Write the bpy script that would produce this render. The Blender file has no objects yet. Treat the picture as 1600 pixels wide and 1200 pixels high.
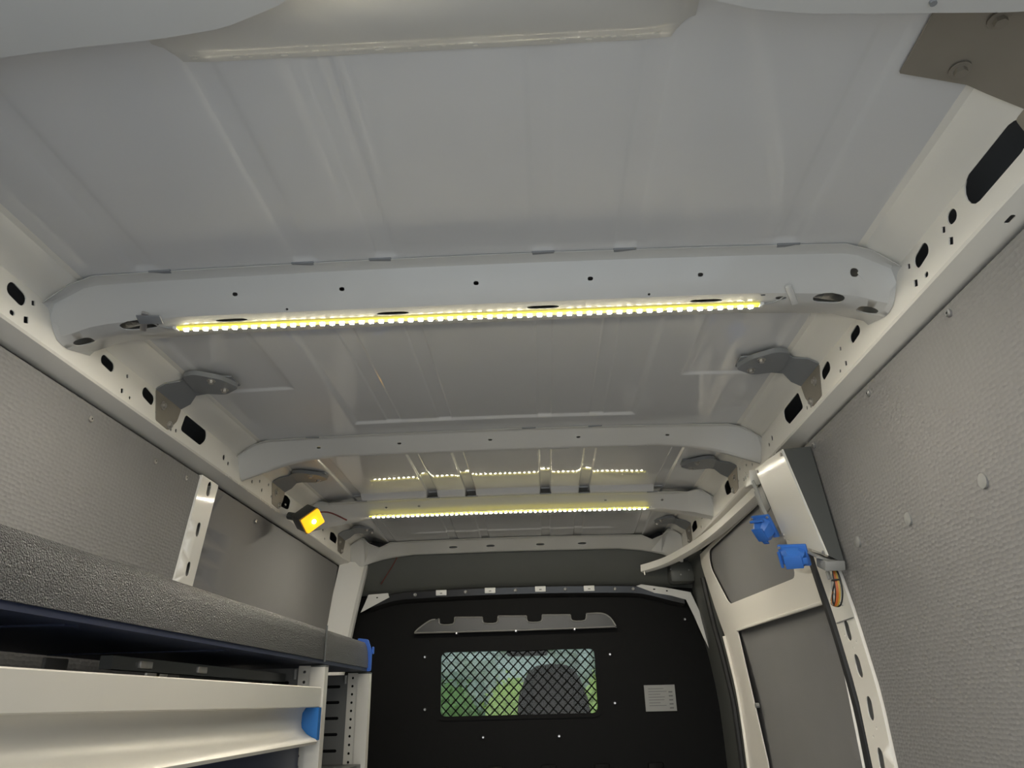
import bpy, bmesh, math, random
from mathutils import Vector, Matrix
from mathutils.geometry import delaunay_2d_cdt
random.seed(4)
PI = math.pi
sc = bpy.context.scene
COL = sc.collection

# ------------------------------------------------------------------ camera, light, exposure
PITCH, YAW, ROLL, CX = 0.407, -0.034, -0.0243, 0.124
fw = Vector((math.sin(YAW)*math.cos(PITCH), math.cos(YAW)*math.cos(PITCH), math.sin(PITCH)))
r0 = Vector((math.cos(YAW), -math.sin(YAW), 0)); u0 = r0.cross(fw)
rr = math.cos(ROLL)*r0 + math.sin(ROLL)*u0; uu = -math.sin(ROLL)*r0 + math.cos(ROLL)*u0
cd = bpy.data.cameras.new('camera'); cam = bpy.data.objects.new('camera', cd); COL.objects.link(cam)
cam.matrix_world = Matrix(((rr.x, uu.x, -fw.x, CX), (rr.y, uu.y, -fw.y, 0), (rr.z, uu.z, -fw.z, 0), (0, 0, 0, 1)))
cd.sensor_width = 36; cd.lens = 1155/1600*36; cd.clip_start = 0.02
sc.camera = cam
sc.view_settings.view_transform = 'Standard'; sc.view_settings.look = 'None'
sc.view_settings.gamma = 1; sc.view_settings.use_curve_mapping = False
sc.view_settings.exposure = 0.66
W_ = bpy.data.worlds.new('sky'); sc.world = W_; W_.use_nodes = True
nt = W_.node_tree; nt.nodes.clear()
tc = nt.nodes.new('ShaderNodeTexCoord'); sep = nt.nodes.new('ShaderNodeSeparateXYZ')
cr = nt.nodes.new('ShaderNodeValToRGB'); bg = nt.nodes.new('ShaderNodeBackground'); wo = nt.nodes.new('ShaderNodeOutputWorld')
cr.color_ramp.elements[0].position = 0.0; cr.color_ramp.elements[0].color = (.90, .90, .88, 1)
cr.color_ramp.elements[1].position = 0.7; cr.color_ramp.elements[1].color = (.74, .82, .92, 1)
nt.links.new(tc.outputs['Generated'], sep.inputs[0]); nt.links.new(sep.outputs['Z'], cr.inputs[0])
nt.links.new(cr.outputs[0], bg.inputs[0]); nt.links.new(bg.outputs[0], wo.inputs[0])
bg.inputs[1].default_value = 2.8
LED_POWER = 740.0
sc.cycles.use_denoising = True
sc.cycles.max_bounces = 10; sc.cycles.diffuse_bounces = 6
sc.cycles.sample_clamp_indirect = 6

# ------------------------------------------------------------------ materials
def mat(name, col, rough=.5, metal=0.0, coat=0.0, bump=None, spec=.5, var=0.0, emit=None, es=0):
    m = bpy.data.materials.new(name); m.use_nodes = True; n = m.node_tree; b = n.nodes['Principled BSDF']
    b.inputs['Base Color'].default_value = (*col, 1); b.inputs['Roughness'].default_value = rough
    b.inputs['Metallic'].default_value = metal; b.inputs['Coat Weight'].default_value = coat
    b.inputs['Coat Roughness'].default_value = .08; b.inputs['Specular IOR Level'].default_value = spec
    co = n.nodes.new('ShaderNodeTexCoord')
    if var:
        no = n.nodes.new('ShaderNodeTexNoise'); no.inputs['Scale'].default_value = 9; no.inputs['Detail'].default_value = 5
        mx = n.nodes.new('ShaderNodeMix'); mx.data_type = 'RGBA'
        mx.inputs[6].default_value = (*[c*(1-var) for c in col], 1); mx.inputs[7].default_value = (*[min(1, c*(1+var)) for c in col], 1)
        n.links.new(co.outputs['Object'], no.inputs['Vector']); n.links.new(no.outputs[0], mx.inputs[0])
        n.links.new(mx.outputs[2], b.inputs['Base Color'])
    if bump:
        kind, scale, st, dist = bump
        t = n.nodes.new('ShaderNodeTexVoronoi' if kind == 'v' else 'ShaderNodeTexNoise')
        t.inputs['Scale'].default_value = scale
        bp = n.nodes.new('ShaderNodeBump'); bp.inputs['Strength'].default_value = st; bp.inputs['Distance'].default_value = dist
        n.links.new(co.outputs['Object'], t.inputs['Vector']); n.links.new(t.outputs[0], bp.inputs['Height'])
        n.links.new(bp.outputs[0], b.inputs['Normal'])
    if emit:
        b.inputs['Emission Color'].default_value = (*emit, 1); b.inputs['Emission Strength'].default_value = es
    return m
ROOF = mat('roof_paint', (.62, .622, .62), .5, coat=.9, var=.02)
ROOF.node_tree.nodes['Principled BSDF'].inputs['Coat Roughness'].default_value = .045
PAINT = mat('body_paint', (.55, .545, .52), .45, coat=.5, var=.02)
PAINT_LIT = mat('rail_paint_lit', (.78, .755, .69), .42, coat=.4, var=.02)  # same paint as the body, made lighter and warmer for the strips' glow
DF = mat('door_paint', (.78, .745, .67), .38, coat=.2)
SKIN = mat('outer_skin', (.16, .165, .17), .6)
LINE = mat('wall_lining', (.195, .19, .186), .62, var=.06)
LINES = mat('door_lining', (.175, .171, .168), .7, var=.04, bump=('n', 300, .15, .002))
def emboss(m):      # pillow embossing in staggered rows
    n = m.node_tree; b = n.nodes['Principled BSDF']; co = n.nodes.new('ShaderNodeTexCoord')
    mp = n.nodes.new('ShaderNodeMapping'); mp.inputs['Scale'].default_value = (0, 75, 120)
    vo = n.nodes.new('ShaderNodeTexVoronoi'); vo.inputs['Scale'].default_value = 1; vo.inputs['Randomness'].default_value = .45
    bp = n.nodes.new('ShaderNodeBump'); bp.inputs['Strength'].default_value = .5; bp.inputs['Distance'].default_value = .0035
    n.links.new(co.outputs['Object'], mp.inputs[0]); n.links.new(mp.outputs[0], vo.inputs['Vector'])
    n.links.new(vo.outputs[0], bp.inputs['Height']); n.links.new(bp.outputs[0], b.inputs['Normal'])
emboss(LINE)
GALV = mat('galvanised_steel', (.30, .275, .235), .5, .55, var=.15)
BRKT = mat('bracket_grey', (.24, .25, .26), .45, .2)
ZINC = mat('zinc', (.5, .48, .45), .35, .8)
CHROME = mat('screw_metal', (.5, .5, .5), .3, .9)
BLACK = mat('bulkhead_black', (.0035, .0035, .0035), .62, spec=.12, var=.1, bump=('n', 160, .12, .002))
HEAD = mat('header_grey', (.065, .068, .062), .55, var=.06)
RUBBER = mat('rubber', (.012, .012, .012), .6)
DKGREY = mat('dark_grey_plastic', (.055, .058, .055), .5)
CREAM = mat('cream_steel', (.70, .675, .60), .38, coat=.2)
TRAY = mat('tray_grey', (.026, .026, .025), .38, bump=('n', 420, .9, .009), var=.1, spec=.55)
NAVY = mat('navy_steel', (.008, .014, .04), .5)
ALU = mat('aluminium', (.56, .535, .475), .38, .35, var=.03)
BLUE = mat('blue_plastic', (.01, .09, .42), .4)
BLUE2 = mat('blue_panel', (.0, .09, .30), .45)
SOCK = mat('socket_blue', (.035, .15, .52), .35)
WHITEP = mat('white_plastic', (.62, .62, .60), .4)
GREYP = mat('grey_plastic', (.22, .22, .21), .5)
STICK = mat('sticker_paper', (.22, .22, .21), .5)
PRINT = mat('print', (.10, .10, .10), .6)
PCB = mat('strip_base', (.75, .68, .12), .4, emit=(1, .86, .08), es=.62)
DIODE = mat('diode', (1, .95, .7), .4, emit=(1, .935, .80), es=LED_POWER)
DIODE_SIDE = mat('diode_side', (1, .95, .7), .4, emit=(1, .90, .62), es=LED_POWER*.035)
AMBER = mat('amber_lens', (.9, .42, .02), .25, emit=(1, .46, .012), es=.85)
BULB = mat('amber_bulb', (1, .6, .1), .3, emit=(1, .62, .15), es=35)
ORANGE = mat('orange_wire', (.42, .10, .02), .4)
YELLOW = mat('yellow_wire', (.42, .28, .04), .4)
GREYW = mat('grey_wire', (.35, .35, .33), .5)
REDW = mat('red_wire', (.12, .02, .015), .5)
FABRIC = mat('seat_fabric', (.012, .011, .010), .85)
FABR2 = mat('seat_insert', (.045, .035, .03), .85)
LEAF = mat('foliage', (.10, .17, .045), .7, var=.45)
LEAF2 = mat('pale_foliage', (.26, .34, .07), .7, var=.3)
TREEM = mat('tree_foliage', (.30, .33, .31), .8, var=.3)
GRASS = mat('grass', (.12, .22, .04), .9, var=.3)
TARMAC = mat('tarmac', (.30, .30, .29), .9, var=.1)
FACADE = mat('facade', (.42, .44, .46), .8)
g = bpy.data.materials.new('window_glass'); g.use_nodes = True; n = g.node_tree; n.nodes.clear()
o = n.nodes.new('ShaderNodeOutputMaterial'); mx = n.nodes.new('ShaderNodeMixShader'); tr = n.nodes.new('ShaderNodeBsdfTransparent')
gl = n.nodes.new('ShaderNodeBsdfGlossy'); gl.inputs['Roughness'].default_value = .03; tr.inputs[0].default_value = (.72, .75, .74, 1)
mx.inputs[0].default_value = .012; n.links.new(tr.outputs[0], mx.inputs[1]); n.links.new(gl.outputs[0], mx.inputs[2]); n.links.new(mx.outputs[0], o.inputs[0])
GLASS = g

# ------------------------------------------------------------------ helpers
def link(name, me, m=None, parent=None, angle=32):
    if m and not me.materials: me.materials.append(m)
    if angle:
        me.shade_smooth(); me.set_sharp_from_angle(angle=math.radians(angle))
    ob = bpy.data.objects.new(name, me); COL.objects.link(ob)
    if parent: ob.parent = parent
    return ob
def pydata(name, vs, fs, m, parent=None, angle=32):
    me = bpy.data.meshes.new(name); me.from_pydata([tuple(v) for v in vs], [], fs); me.update()
    return link(name, me, m, parent, angle)
def bmobj(name, bm, m, parent=None, angle=32):
    bmesh.ops.recalc_face_normals(bm, faces=bm.faces)
    me = bpy.data.meshes.new(name); bm.to_mesh(me); bm.free()
    return link(name, me, m, parent, angle)
def thing(name, label, cat, group=None, loc=(0, 0, 0)):
    e = bpy.data.objects.new(name, None); COL.objects.link(e); e.empty_display_size = .05; e.location = loc
    e['label'] = label; e['category'] = cat
    if group: e['group'] = group
    return e
def tag(ob, label, cat, group=None):
    ob['label'] = label; ob['category'] = cat
    if group: ob['group'] = group
    return ob
def struct(ob, label=None):
    ob['kind'] = 'structure'
    if label: ob['label'] = label
    return ob
def add_box(bm, c, s, rot=None, bev=0):
    M = Matrix.Translation(c) @ (rot.to_4x4() if rot else Matrix.Identity(4)) @ Matrix.Diagonal((*s, 1))
    r = bmesh.ops.create_cube(bm, size=1, matrix=M)
    if bev:
        es = list({e for v in r['verts'] for e in v.link_edges})
        bmesh.ops.bevel(bm, geom=es, offset=bev, segments=2, affect='EDGES', profile=.5)
def box(name, c, s, m, parent=None, rot=None, bev=0):
    bm = bmesh.new(); add_box(bm, c, s, rot, bev); return bmobj(name, bm, m, parent)
def add_cyl(bm, p0, p1, r, seg=16, r2=None):
    p0, p1 = Vector(p0), Vector(p1); d = p1-p0
    q = d.to_track_quat('Z', 'Y').to_matrix().to_4x4()
    bmesh.ops.create_cone(bm, cap_ends=True, segments=seg, radius1=r, radius2=r if r2 is None else r2, depth=d.length,
                          matrix=Matrix.Translation((p0+p1)/2) @ q)
def tube(name, pts, r, m, parent=None, seg=8, smooth=6):
    P = [Vector(p) for p in pts]
    if smooth and len(P) > 2:
        Q = []
        for i in range(len(P)-1):
            a = P[max(i-1, 0)]; b = P[i]; c = P[i+1]; d = P[min(i+2, len(P)-1)]
            for k in range(smooth):
                t = k/smooth
                Q.append(.5*((2*b)+(-a+c)*t+(2*a-5*b+4*c-d)*t*t+(-a+3*b-3*c+d)*t**3))
        Q.append(P[-1]); P = Q
    vs = []; fs = []
    for i, p in enumerate(P):
        d = (P[min(i+1, len(P)-1)]-P[max(i-1, 0)]).normalized()
        s = d.cross(Vector((.13, .21, .97))).normalized(); t = d.cross(s)
        for k in range(seg): vs.append(p+r*(math.cos(2*PI*k/seg)*s+math.sin(2*PI*k/seg)*t))
    for i in range(len(P)-1):
        for k in range(seg):
            a = i*seg+k; b = i*seg+(k+1) % seg; fs.append((a, b, b+seg, a+seg))
    fs.append(tuple(range(seg))[::-1]); fs.append(tuple(range((len(P)-1)*seg, len(P)*seg)))
    return pydata(name, vs, fs, m, parent)
def inside(p, poly):
    x, y = p; c = False; j = len(poly)-1
    for i in range(len(poly)):
        xi, yi = poly[i]; xj, yj = poly[j]
        if (yi > y) != (yj > y) and x < (xj-xi)*(y-yi)/(yj-yi)+xi: c = not c
        j = i
    return c
def dense(poly, step):
    out = []
    for i, a in enumerate(poly):
        b = poly[(i+1) % len(poly)]; L = math.dist(a, b); k = max(1, math.ceil(L/step))
        out += [(a[0]+(b[0]-a[0])*j/k, a[1]+(b[1]-a[1])*j/k) for j in range(k)]
    return out
def plate_geo(outer, holes, mapf, th, us=(), vs_=(), step=.06, lines=None):
    outer = dense(outer, step)
    loops = [outer]+[list(h) for h in holes]
    pts = []; edges = []; loopidx = []
    for L in loops:
        b = len(pts); pts += [Vector(p) for p in L]; loopidx.append(list(range(b, b+len(L))))
        edges += [(b+i, b+(i+1) % len(L)) for i in range(len(L))]
    for u in us:
        for v in vs_:
            if inside((u, v), outer) and not any(inside((u, v), h) for h in holes): pts.append(Vector((u, v)))
    if lines:
        for v in vs_:
            b = len(pts); uu_ = [u for u in us if min(p[0] for p in outer)+1e-4 < u < max(p[0] for p in outer)-1e-4]
            if not (min(p[1] for p in outer)+1e-6 < v < max(p[1] for p in outer)-1e-6): continue
            e0, e1 = min(p[0] for p in outer), max(p[0] for p in outer)
            row = [e0]+uu_+[e1]; pts += [Vector((u, v)) for u in row]; edges += [(b+i, b+i+1) for i in range(len(row)-1)]
    V, E, F, ov, oe, of = delaunay_2d_cdt(pts, edges, [], 0, 1e-6)
    tris = []
    for f in F:
        c = sum((V[i] for i in f), Vector((0, 0)))/len(f)
        if inside(c, outer) and not any(inside(c, h) for h in holes): tris.append(tuple(f))
    mp = {}
    for new, olds in enumerate(ov):
        for o_ in olds: mp[o_] = new
    front = []; back = []
    for p in V:
        a = Vector(mapf(p.x, p.y)); e = 1e-4
        du = Vector(mapf(p.x+e, p.y))-Vector(mapf(p.x-e, p.y)); dv = Vector(mapf(p.x, p.y+e))-Vector(mapf(p.x, p.y-e))
        nn = du.cross(dv).normalized(); front.append(a); back.append(a-nn*th)
    n_ = len(V); verts = front+back
    faces = [t for t in tris]+[tuple(i+n_ for i in reversed(t)) for t in tris]
    used = {i for t in tris for i in t}
    for L in loopidx:
        for k in range(len(L)):
            a = mp.get(L[k]); b = mp.get(L[(k+1) % len(L)])
            if a is None or b is None or a == b or a not in used or b not in used: continue
            faces.append((a, b, b+n_, a+n_))
    return verts, faces
def plate(name, outer, holes, mapf, th, m, parent=None, us=(), vs_=(), step=.06, angle=32, lines=None):
    v, f = plate_geo(outer, holes, mapf, th, us, vs_, step, lines)
    bm = bmesh.new(); bv = [bm.verts.new(p) for p in v]
    for q in f:
        try: bm.faces.new([bv[i] for i in q])
        except ValueError: pass
    bmesh.ops.delete(bm, geom=[v for v in bm.verts if not v.link_faces], context='VERTS')
    return bmobj(name, bm, m, parent, angle)
def slot(cx, cy, L, H, rot=0, seg=7):      # stadium outline, long axis L
    r = H/2; d = max(L/2-r, 0); P = []
    for s, a0 in ((1, -PI/2), (-1, PI/2)):
        for k in range(seg+1):
            a = a0+PI*k/seg; P.append((s*d+r*math.cos(a), r*math.sin(a)))
    c, s = math.cos(rot), math.sin(rot)
    out = [(cx+x*c-y*s, cy+x*s+y*c) for x, y in P]
    return [p for i, p in enumerate(out) if math.dist(p, out[i-1]) > 1e-5]
def rrect(cx, cy, w, h, r, seg=4, rot=0):
    P = []
    for sx, sy, a0 in ((1, 1, 0), (-1, 1, PI/2), (-1, -1, PI), (1, -1, 3*PI/2)):
        for k in range(seg+1):
            a = a0+PI/2*k/seg; P.append((sx*(w/2-r)+r*math.cos(a), sy*(h/2-r)+r*math.sin(a)))
    c, s = math.cos(rot), math.sin(rot)
    return [(cx+x*c-y*s, cy+x*s+y*c) for x, y in P]
def rpoly(pts, r, seg=5):                  # polygon with rounded corners
    out = []; n_ = len(pts)
    for i in range(n_):
        p = Vector(pts[i]); a = (Vector(pts[i-1])-p).normalized(); b = (Vector(pts[(i+1) % n_])-p).normalized()
        p0 = p+a*r; p1 = p+b*r
        for k in range(seg+1):
            t = k/seg; out.append(tuple((1-t)**2*p0+2*t*(1-t)*p+t*t*p1))
    return out
def lerp_tab(tab, x):
    if x <= tab[0][0]: return tab[0][1]
    for (a, b), (c, d) in zip(tab, tab[1:]):
        if x <= c: return b+(d-b)*(x-a)/(c-a)
    return tab[-1][1]
def sstep(a, b, x):
    t = min(1, max(0, (x-a)/(b-a))); return t*t*(3-2*t)
def frange(a, b, s):
    k = max(1, round((b-a)/s)); return [a+(b-a)*i/k for i in range(k+1)]

WT = [(-1.2, .905), (-.5, .918), (-.16, .918), (0, .915), (.19, .893), (.33, .870), (.45, .857), (.61, .838), (.75, .80)]
def Wx(z): return lerp_tab(WT, z)

# ------------------------------------------------------------------ shell
def grid_obj(name, xs, ys, f, m, parent=None, angle=50):
    vs = [f(x, y) for y in ys for x in xs]; nx = len(xs)
    fs = [(j*nx+i, j*nx+i+1, (j+1)*nx+i+1, (j+1)*nx+i) for j in range(len(ys)-1) for i in range(nx-1)]
    return pydata(name, vs, fs, m, parent, angle)
Y0, Y1 = -.15, 3.78
RIBS = (-.59, -.292, -.142, .148, .298, .585)
def rib(x, y):
    h = 0
    for c in RIBS:
        d = abs(x-c); h = max(h, 1-sstep(.0165, .0225, d))
    return h
def roof_z(x, y):
    z = .7635-.010*(x/.73)**2
    fade3 = sstep(2.22, 2.26, y)
    r = rib(x, y)
    if y < 1.15: z += .0022*(1-sstep(.012, .030, min(abs(x-c) for c in RIBS)))*sstep(.66, .70, y)
    elif y < 2.12:
        d = max(abs(x)-.41, y-2.02, 1.38-y)   # big pressed panel between the first two bows
        p = 1-sstep(-.012, .004, d); z += .006*p
        q = max(abs(abs(x)-.60)-.10, y-1.74, 1.36-y); z += .005*(1-sstep(-.01, .003, q))
        z += .002*r*p
    elif y < 2.82:
        z += .007*r*fade3
        z -= .022*sstep(2.772, 2.802, y)*(1-r)*(1-sstep(.56, .62, abs(x)))
    else:
        z += .004*r; z -= .036*sstep(3.0, 3.52, y)*(1-sstep(.60, .71, abs(x)))
        d = max(abs(x)-.45, 3.02-y, y-3.40); z += .005*(1-sstep(-.01, .004, d))
    return z
xs = sorted(set([round(v, 4) for v in frange(-.74, .74, .02)]+[round(c+s*k, 4) for c in RIBS for s in (-1, 1) for k in (.0155, .0170, .0185, .0200, .0215, .0230)]
     + [round(s*k, 4) for s in (-1, 1) for k in (.396, .40, .404, .408, .412, .416, .488, .492, .496, .50, .504, .69, .695, .70, .704, .56, .57, .58, .59, .60, .61)]))
ys = sorted(set([round(v, 4) for v in frange(Y0, 3.66, .04)]+[round(v, 4) for v in frange(.655, .705, .005)]+[round(v, 4) for v in frange(1.355, 1.40, .004)]
     + [round(v, 4) for v in frange(1.725, 1.745, .003)]+[round(v, 4) for v in frange(2.004, 2.026, .003)]+[1.149, 1.151, 2.119, 2.121, 2.819, 2.821]
     + [round(v, 4) for v in frange(2.22, 2.26, .006)]+[round(v, 4) for v in frange(2.768, 2.804, .002)]+[round(v, 4) for v in frange(3.005, 3.03, .004)]+[round(v, 4) for v in frange(3.385, 3.41, .004)]))
ceil_ = struct(grid_obj('ceiling', xs, ys, lambda x, y: (x, y, roof_z(x, y)), ROOF), 'glossy white pressed steel roof panel of the van')
# outer roof and body skins
outer = [(-1.0, -1.2), (-1.02, 0), (-.98, .45), (-.90, .75), (-.80, .84), (0, .87), (.80, .84), (.90, .75), (.98, .45), (1.02, 0), (1.0, -1.2)]
def skin(name, pts, label):
    vs = []; fs = []
    for y in (Y0, 3.95):
        for k in (0, .006):
            for x, z in pts: vs.append((x*(1+k), y, z+(k if abs(x) < .85 else 0)))
    n_ = len(pts)
    for i in range(n_-1):
        fs += [(i, i+1, 2*n_+i+1, 2*n_+i), (n_+i+1, n_+i, 3*n_+i, 3*n_+i+1)]
    return struct(pydata(name, vs, fs, SKIN, None, 40), label)
wall_l = skin('wall_left', outer[:5], 'outer left side of the van body')
wall_r = skin('wall_right', outer[6:], 'outer right side of the van body')
rs = skin('roof_skin', outer[4:7], None); rs.parent = ceil_
del rs['kind']
fc = plate('front_closure', [(-1.0, .50), (1.0, .50), (.98, .76), (.80, .86), (-.80, .86), (-.98, .76)], [], lambda x, z: (x, 3.90, z), .004, SKIN, ceil_)  # unseen plate added to stop sky light leaking in above the cab
fl = struct(box('floor', (0, 1.83, -1.19), (1.99, 3.95, .04), mat('floor_board', (.33, .31, .28), .6, var=.1)), 'dark van floor')
# dark inner liners close the light paths behind the linings
for s, w in ((-1, wall_l), (1, wall_r)):
    grid_obj('inner_skin', [0, 1], frange(-1.17, .60, .1), lambda u, z: (s*(Wx(z)+.035), Y0+.02+u*3.7, z), HEAD, w)

# lining panels
def wmap(s, off=0.0):
    return (lambda y, z: (s*(Wx(z)+off), y, z)) if s < 0 else (lambda y, z: (s*(Wx(z)+off), y, z))
def wplate(name, s, outer_, holes, off, th, m, parent, step=.06):
    zs = [t[0] for t in WT]+frange(-1.1, .6, .1); yy = [p[0] for p in outer_]
    f = (lambda y, z: (s*(Wx(z)+off), y, z))
    # plate thickness grows away from the load space
    return plate(name, outer_, holes, f, th*s*-1 if s > 0 else th, m, parent, frange(min(yy), max(yy), .2), sorted(zs), step)
wplate('lining_panel', -1, rpoly([(Y0+.1, -1.15), (1.995, -1.15), (1.995, .612), (Y0+.1, .612)], .01), [], 0, .006, LINE, wall_l)
wplate('lining_panel', -1, rpoly([(2.115, -1.15), (3.52, -1.15), (3.52, .612), (2.115, .612)], .01), [], .004, .006, LINES, wall_l)
wplate('lining_panel', 1, rpoly([(Y0+.1, -1.15), (1.93, -1.15), (1.93, .612), (Y0+.1, .612)], .01), [], 0, .006, LINE, wall_r)
def button(s, y, z, m, r, parent, name, h=.004, drv=False):
    x = s*Wx(z); bm = bmesh.new()
    add_cyl(bm, (x+s*.002, y, z), (x-s*h*.6, y, z), r, 16); add_cyl(bm, (x-s*h*.6, y, z), (x-s*h, y, z), r, 16, r*.6)
    ob = bmobj(name, bm, m, parent)
    if drv:
        bm = bmesh.new(); add_cyl(bm, (x-s*h, y, z), (x-s*(h+.0004), y, z), r*.33, 6); bmobj('drive_recess', bm, RUBBER, ob)
for y, z in ((1.15, .598), (1.50, .594), (1.85, .595), (.84, .597)): button(1, y, z, CHROME, .0075, wall_r, 'screw', .005, True)
for y, z in ((1.24, .325), (1.52, .325), (1.78, .33), (.95, .32)): button(1, y, z, GREYP, .013, wall_r, 'trim_clip')
for y, z in ((1.16, .58), (1.46, .585), (1.75, .58), (1.92, .585), (2.45, .585)): button(-1, y, z, ZINC, .007, wall_l, 'screw', .004, True)

# pillars
def pillar(s, ya, yb, label, hz, small, za=-1.15, zb=.615, off=-.006, m=PAINT_LIT):
    t = thing('wall_pillar', label, 'pillar')
    holes = [slot((ya+yb)/2+.004, z, h, w_, PI/2+.12) for z, h, w_ in hz]+[rrect((ya+yb)/2+dy, z, .007, .007, .0034, 3) for dy, z in small]
    ob = wplate('pillar_face', s, [(ya, za), (yb, za), (yb, zb), (ya, zb)], holes, off, .0025, m, t, .05)
    for i, y in enumerate((ya, yb)):      # folded side flanges
        v = []; 
        for z in frange(za, zb, .08): v += [(s*(Wx(z)+off+.0005), y, z), (s*(Wx(z)+.03), y+(-.003 if i == 0 else .003), z)]
        pydata('side_flange', v, [(2*k, 2*k+1, 2*k+3, 2*k+2) for k in range(len(v)//2-1)], m, t)
    return t
pillar(-1, 1.995, 2.105, 'white left wall pillar with three oval holes above the shelf tray', [(.59, .042, .024), (.472, .04, .022), (.362, .04, .022), (.24, .04, .022), (.1, .04, .022)], [])
pR = pillar(1, 1.935, 2.065, 'cream right wall pillar with oval holes between lining and sliding door', [(.150, .052, .03), (.065, .056, .032), (-.032, .056, .032), (-.145, .056, .032), (-.25, .055, .03)],
            [(-.03, .12), (.0, .108), (-.01, -.075), (.02, -.095), (.0, -.19), (.03, .14)], m=DF)
tube('door_seal', [(Wx(z)+.002, 2.092, z) for z in frange(-1.1, .36, .1)], .016, RUBBER, pR, 8, 2)
# dark side of pillar seal recess
v = []
for z in frange(-1.15, .36, .08): v += [(Wx(z)-.006, 2.066, z), (Wx(z)+.028, 2.105, z)]
pydata('seal_channel', v, [(2*k, 2*k+1, 2*k+3, 2*k+2) for k in range(len(v)//2-1)], RUBBER, pR)
v = [(Wx(.20)-.0065, 1.945, .172), (Wx(.2)-.0065, 2.055, .172)]
tube('seam', [(Wx(.175)-.0075, 1.94, .175), (Wx(.175)-.0075, 2.055, .172)], .0015, GREYP, pR, 6, 0)

# front left pillar, faces the rear
fp = thing('wall_pillar', 'pale front left pillar beside the black bulkhead', 'pillar')
L_ = [(.64, -.80, -.725), (.55, -.815, -.742), (.45, -.832, -.762), (.316, -.855, -.785), (.1, -.89, -.82), (-.4, -.90, -.83), (-1.15, -.90, -.83)]
v = []; 
for z, a, b in L_: v += [(a-.04, 3.55, z), (a+.015, 3.58, z), (b-.01, 3.61, z), (b, 3.63, z), (b, 3.66, z)]
pydata('pillar_face', v, [(5*i+j, 5*i+j+1, 5*i+j+6, 5*i+j+5) for i in range(len(L_)-1) for j in range(4)], PAINT, fp, 20)

# ------------------------------------------------------------------ roof rails
RP = [(.722, .7555), (.736, .7545), (.742, .748), (.752, .7425), (.772, .735), (.789, .727), (.7968, .7175), (.7972, .708),
      (.8005, .642), (.8030, .6385), (.838, .6275), (.849, .6242), (.852, .6248)]
cum = [0]
for a, b in zip(RP, RP[1:]): cum.append(cum[-1]+math.dist(a, b))
def rprof(t):
    t = min(max(t, 0), cum[-1]-1e-6)
    for i in range(len(RP)-1):
        if t <= cum[i+1]:
            k = (t-cum[i])/(cum[i+1]-cum[i]); return (RP[i][0]+(RP[i+1][0]-RP[i][0])*k, RP[i][1]+(RP[i+1][1]-RP[i][1])*k)
def z2t(z):
    k = (z-.708)/(.642-.708); return cum[7]+k*(cum[8]-cum[7])
def zflip(h): return [(y, z2t(z)) for y, z in h]
HOLES = [slot(.882, .697, .155, .05, .0), slot(1.004, .694, .027, .022), rrect(1.034, .690, .010, .010, .001, 1, .5), rrect(1.026, .663, .012, .012, .001, 1, .5),
         slot(1.111, .691, .052, .025, -.15), rrect(1.155, .697, .009, .009, .001, 1, .4), slot(1.115, .655, .013, .009), rrect(1.151, .66, .012, .012, .001, 1, .4),
         slot(1.409, .692, .052, .022, -.1), rrect(1.489, .697, .008, .008, .001, 1, .4), rrect(1.483, .659, .010, .010, .001, 1, .4), slot(1.518, .656, .009, .007),
         slot(1.588, .689, .058, .026, -.15), rpoly([(1.765, .667), (1.775, .714), (1.80, .714), (1.905, .7135), (1.912, .69), (1.885, .665)], .012),
         slot(1.72, .652, .008, .008), slot(1.745, .658, .010, .010), rpoly([(2.53, .66), (2.53, .70), (2.60, .712), (2.645, .705), (2.64, .672), (2.61, .664)], .012),
         slot(2.04, .68, .01, .016), slot(2.075, .672, .008, .012), slot(2.24, .70, .009, .012), slot(2.27, .672, .009, .012), slot(2.33, .69, .008, .011), slot(2.36, .668, .009, .012), slot(2.41, .70, .008, .01), slot(2.45, .67, .01, .01),
         rpoly([(3.19, .672), (3.19, .705), (3.25, .712), (3.31, .70), (3.30, .672)], .012), slot(3.08, .69, .02, .012), slot(3.12, .66, .012, .01),
         rpoly([(3.58, .672), (3.58, .704), (3.66, .712), (3.68, .69), (3.66, .67)], .01), slot(.72, .69, .03, .02), slot(.62, .675, .05, .025), slot(.45, .69, .10, .04)]
def rail(s, name, label):
    t = thing(name, label, 'rail')
    H = [zflip(h) for h in HOLES]
    if s > 0: H.append([(y, cum[9]+.022+(q-.62)*1) for y, q in slot(.925, .62, .022, .007, .0)])
    ys_ = frange(-.1, 3.68, .08)
    plate('rail_section', [(-.1, 0), (3.68, 0), (3.68, cum[-1]), (-.1, cum[-1])], H,
          lambda y, q: (s*rprof(q)[0], y, rprof(q)[1]), -.002*s, PAINT_LIT, t, ys_, [c for c in cum[1:-1]], .04, 28, True)
    return t
railL = rail(-1, 'roof_rail', 'cream perforated steel roof rail along the left side wall')
railR = rail(1, 'roof_rail', 'cream perforated steel roof rail along the right side wall')
# weld blobs on rail edges
def welds(s, n_, ya, yb, par):
    bm = bmesh.new()
    for i in range(n_):
        y = random.uniform(ya, yb); z = random.choice((random.gauss(.641, .003), random.uniform(.65, .70)) if i % 3 == 0 else (random.gauss(.641, .003),))
        bmesh.ops.create_icosphere(bm, subdivisions=1, radius=random.uniform(.0018, .004), matrix=Matrix.Translation((s*(.8003+(.642-z)*.05), y, z)) @ Matrix.Diagonal((.6, 2.2, 1, 1)))
    ob = bmobj('weld_spatter', bm, CREAM, par); ob['kind'] = 'stuff'
welds(-1, 55, 2.02, 2.62, railL); welds(1, 40, 1.98, 2.35, railR)

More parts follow.
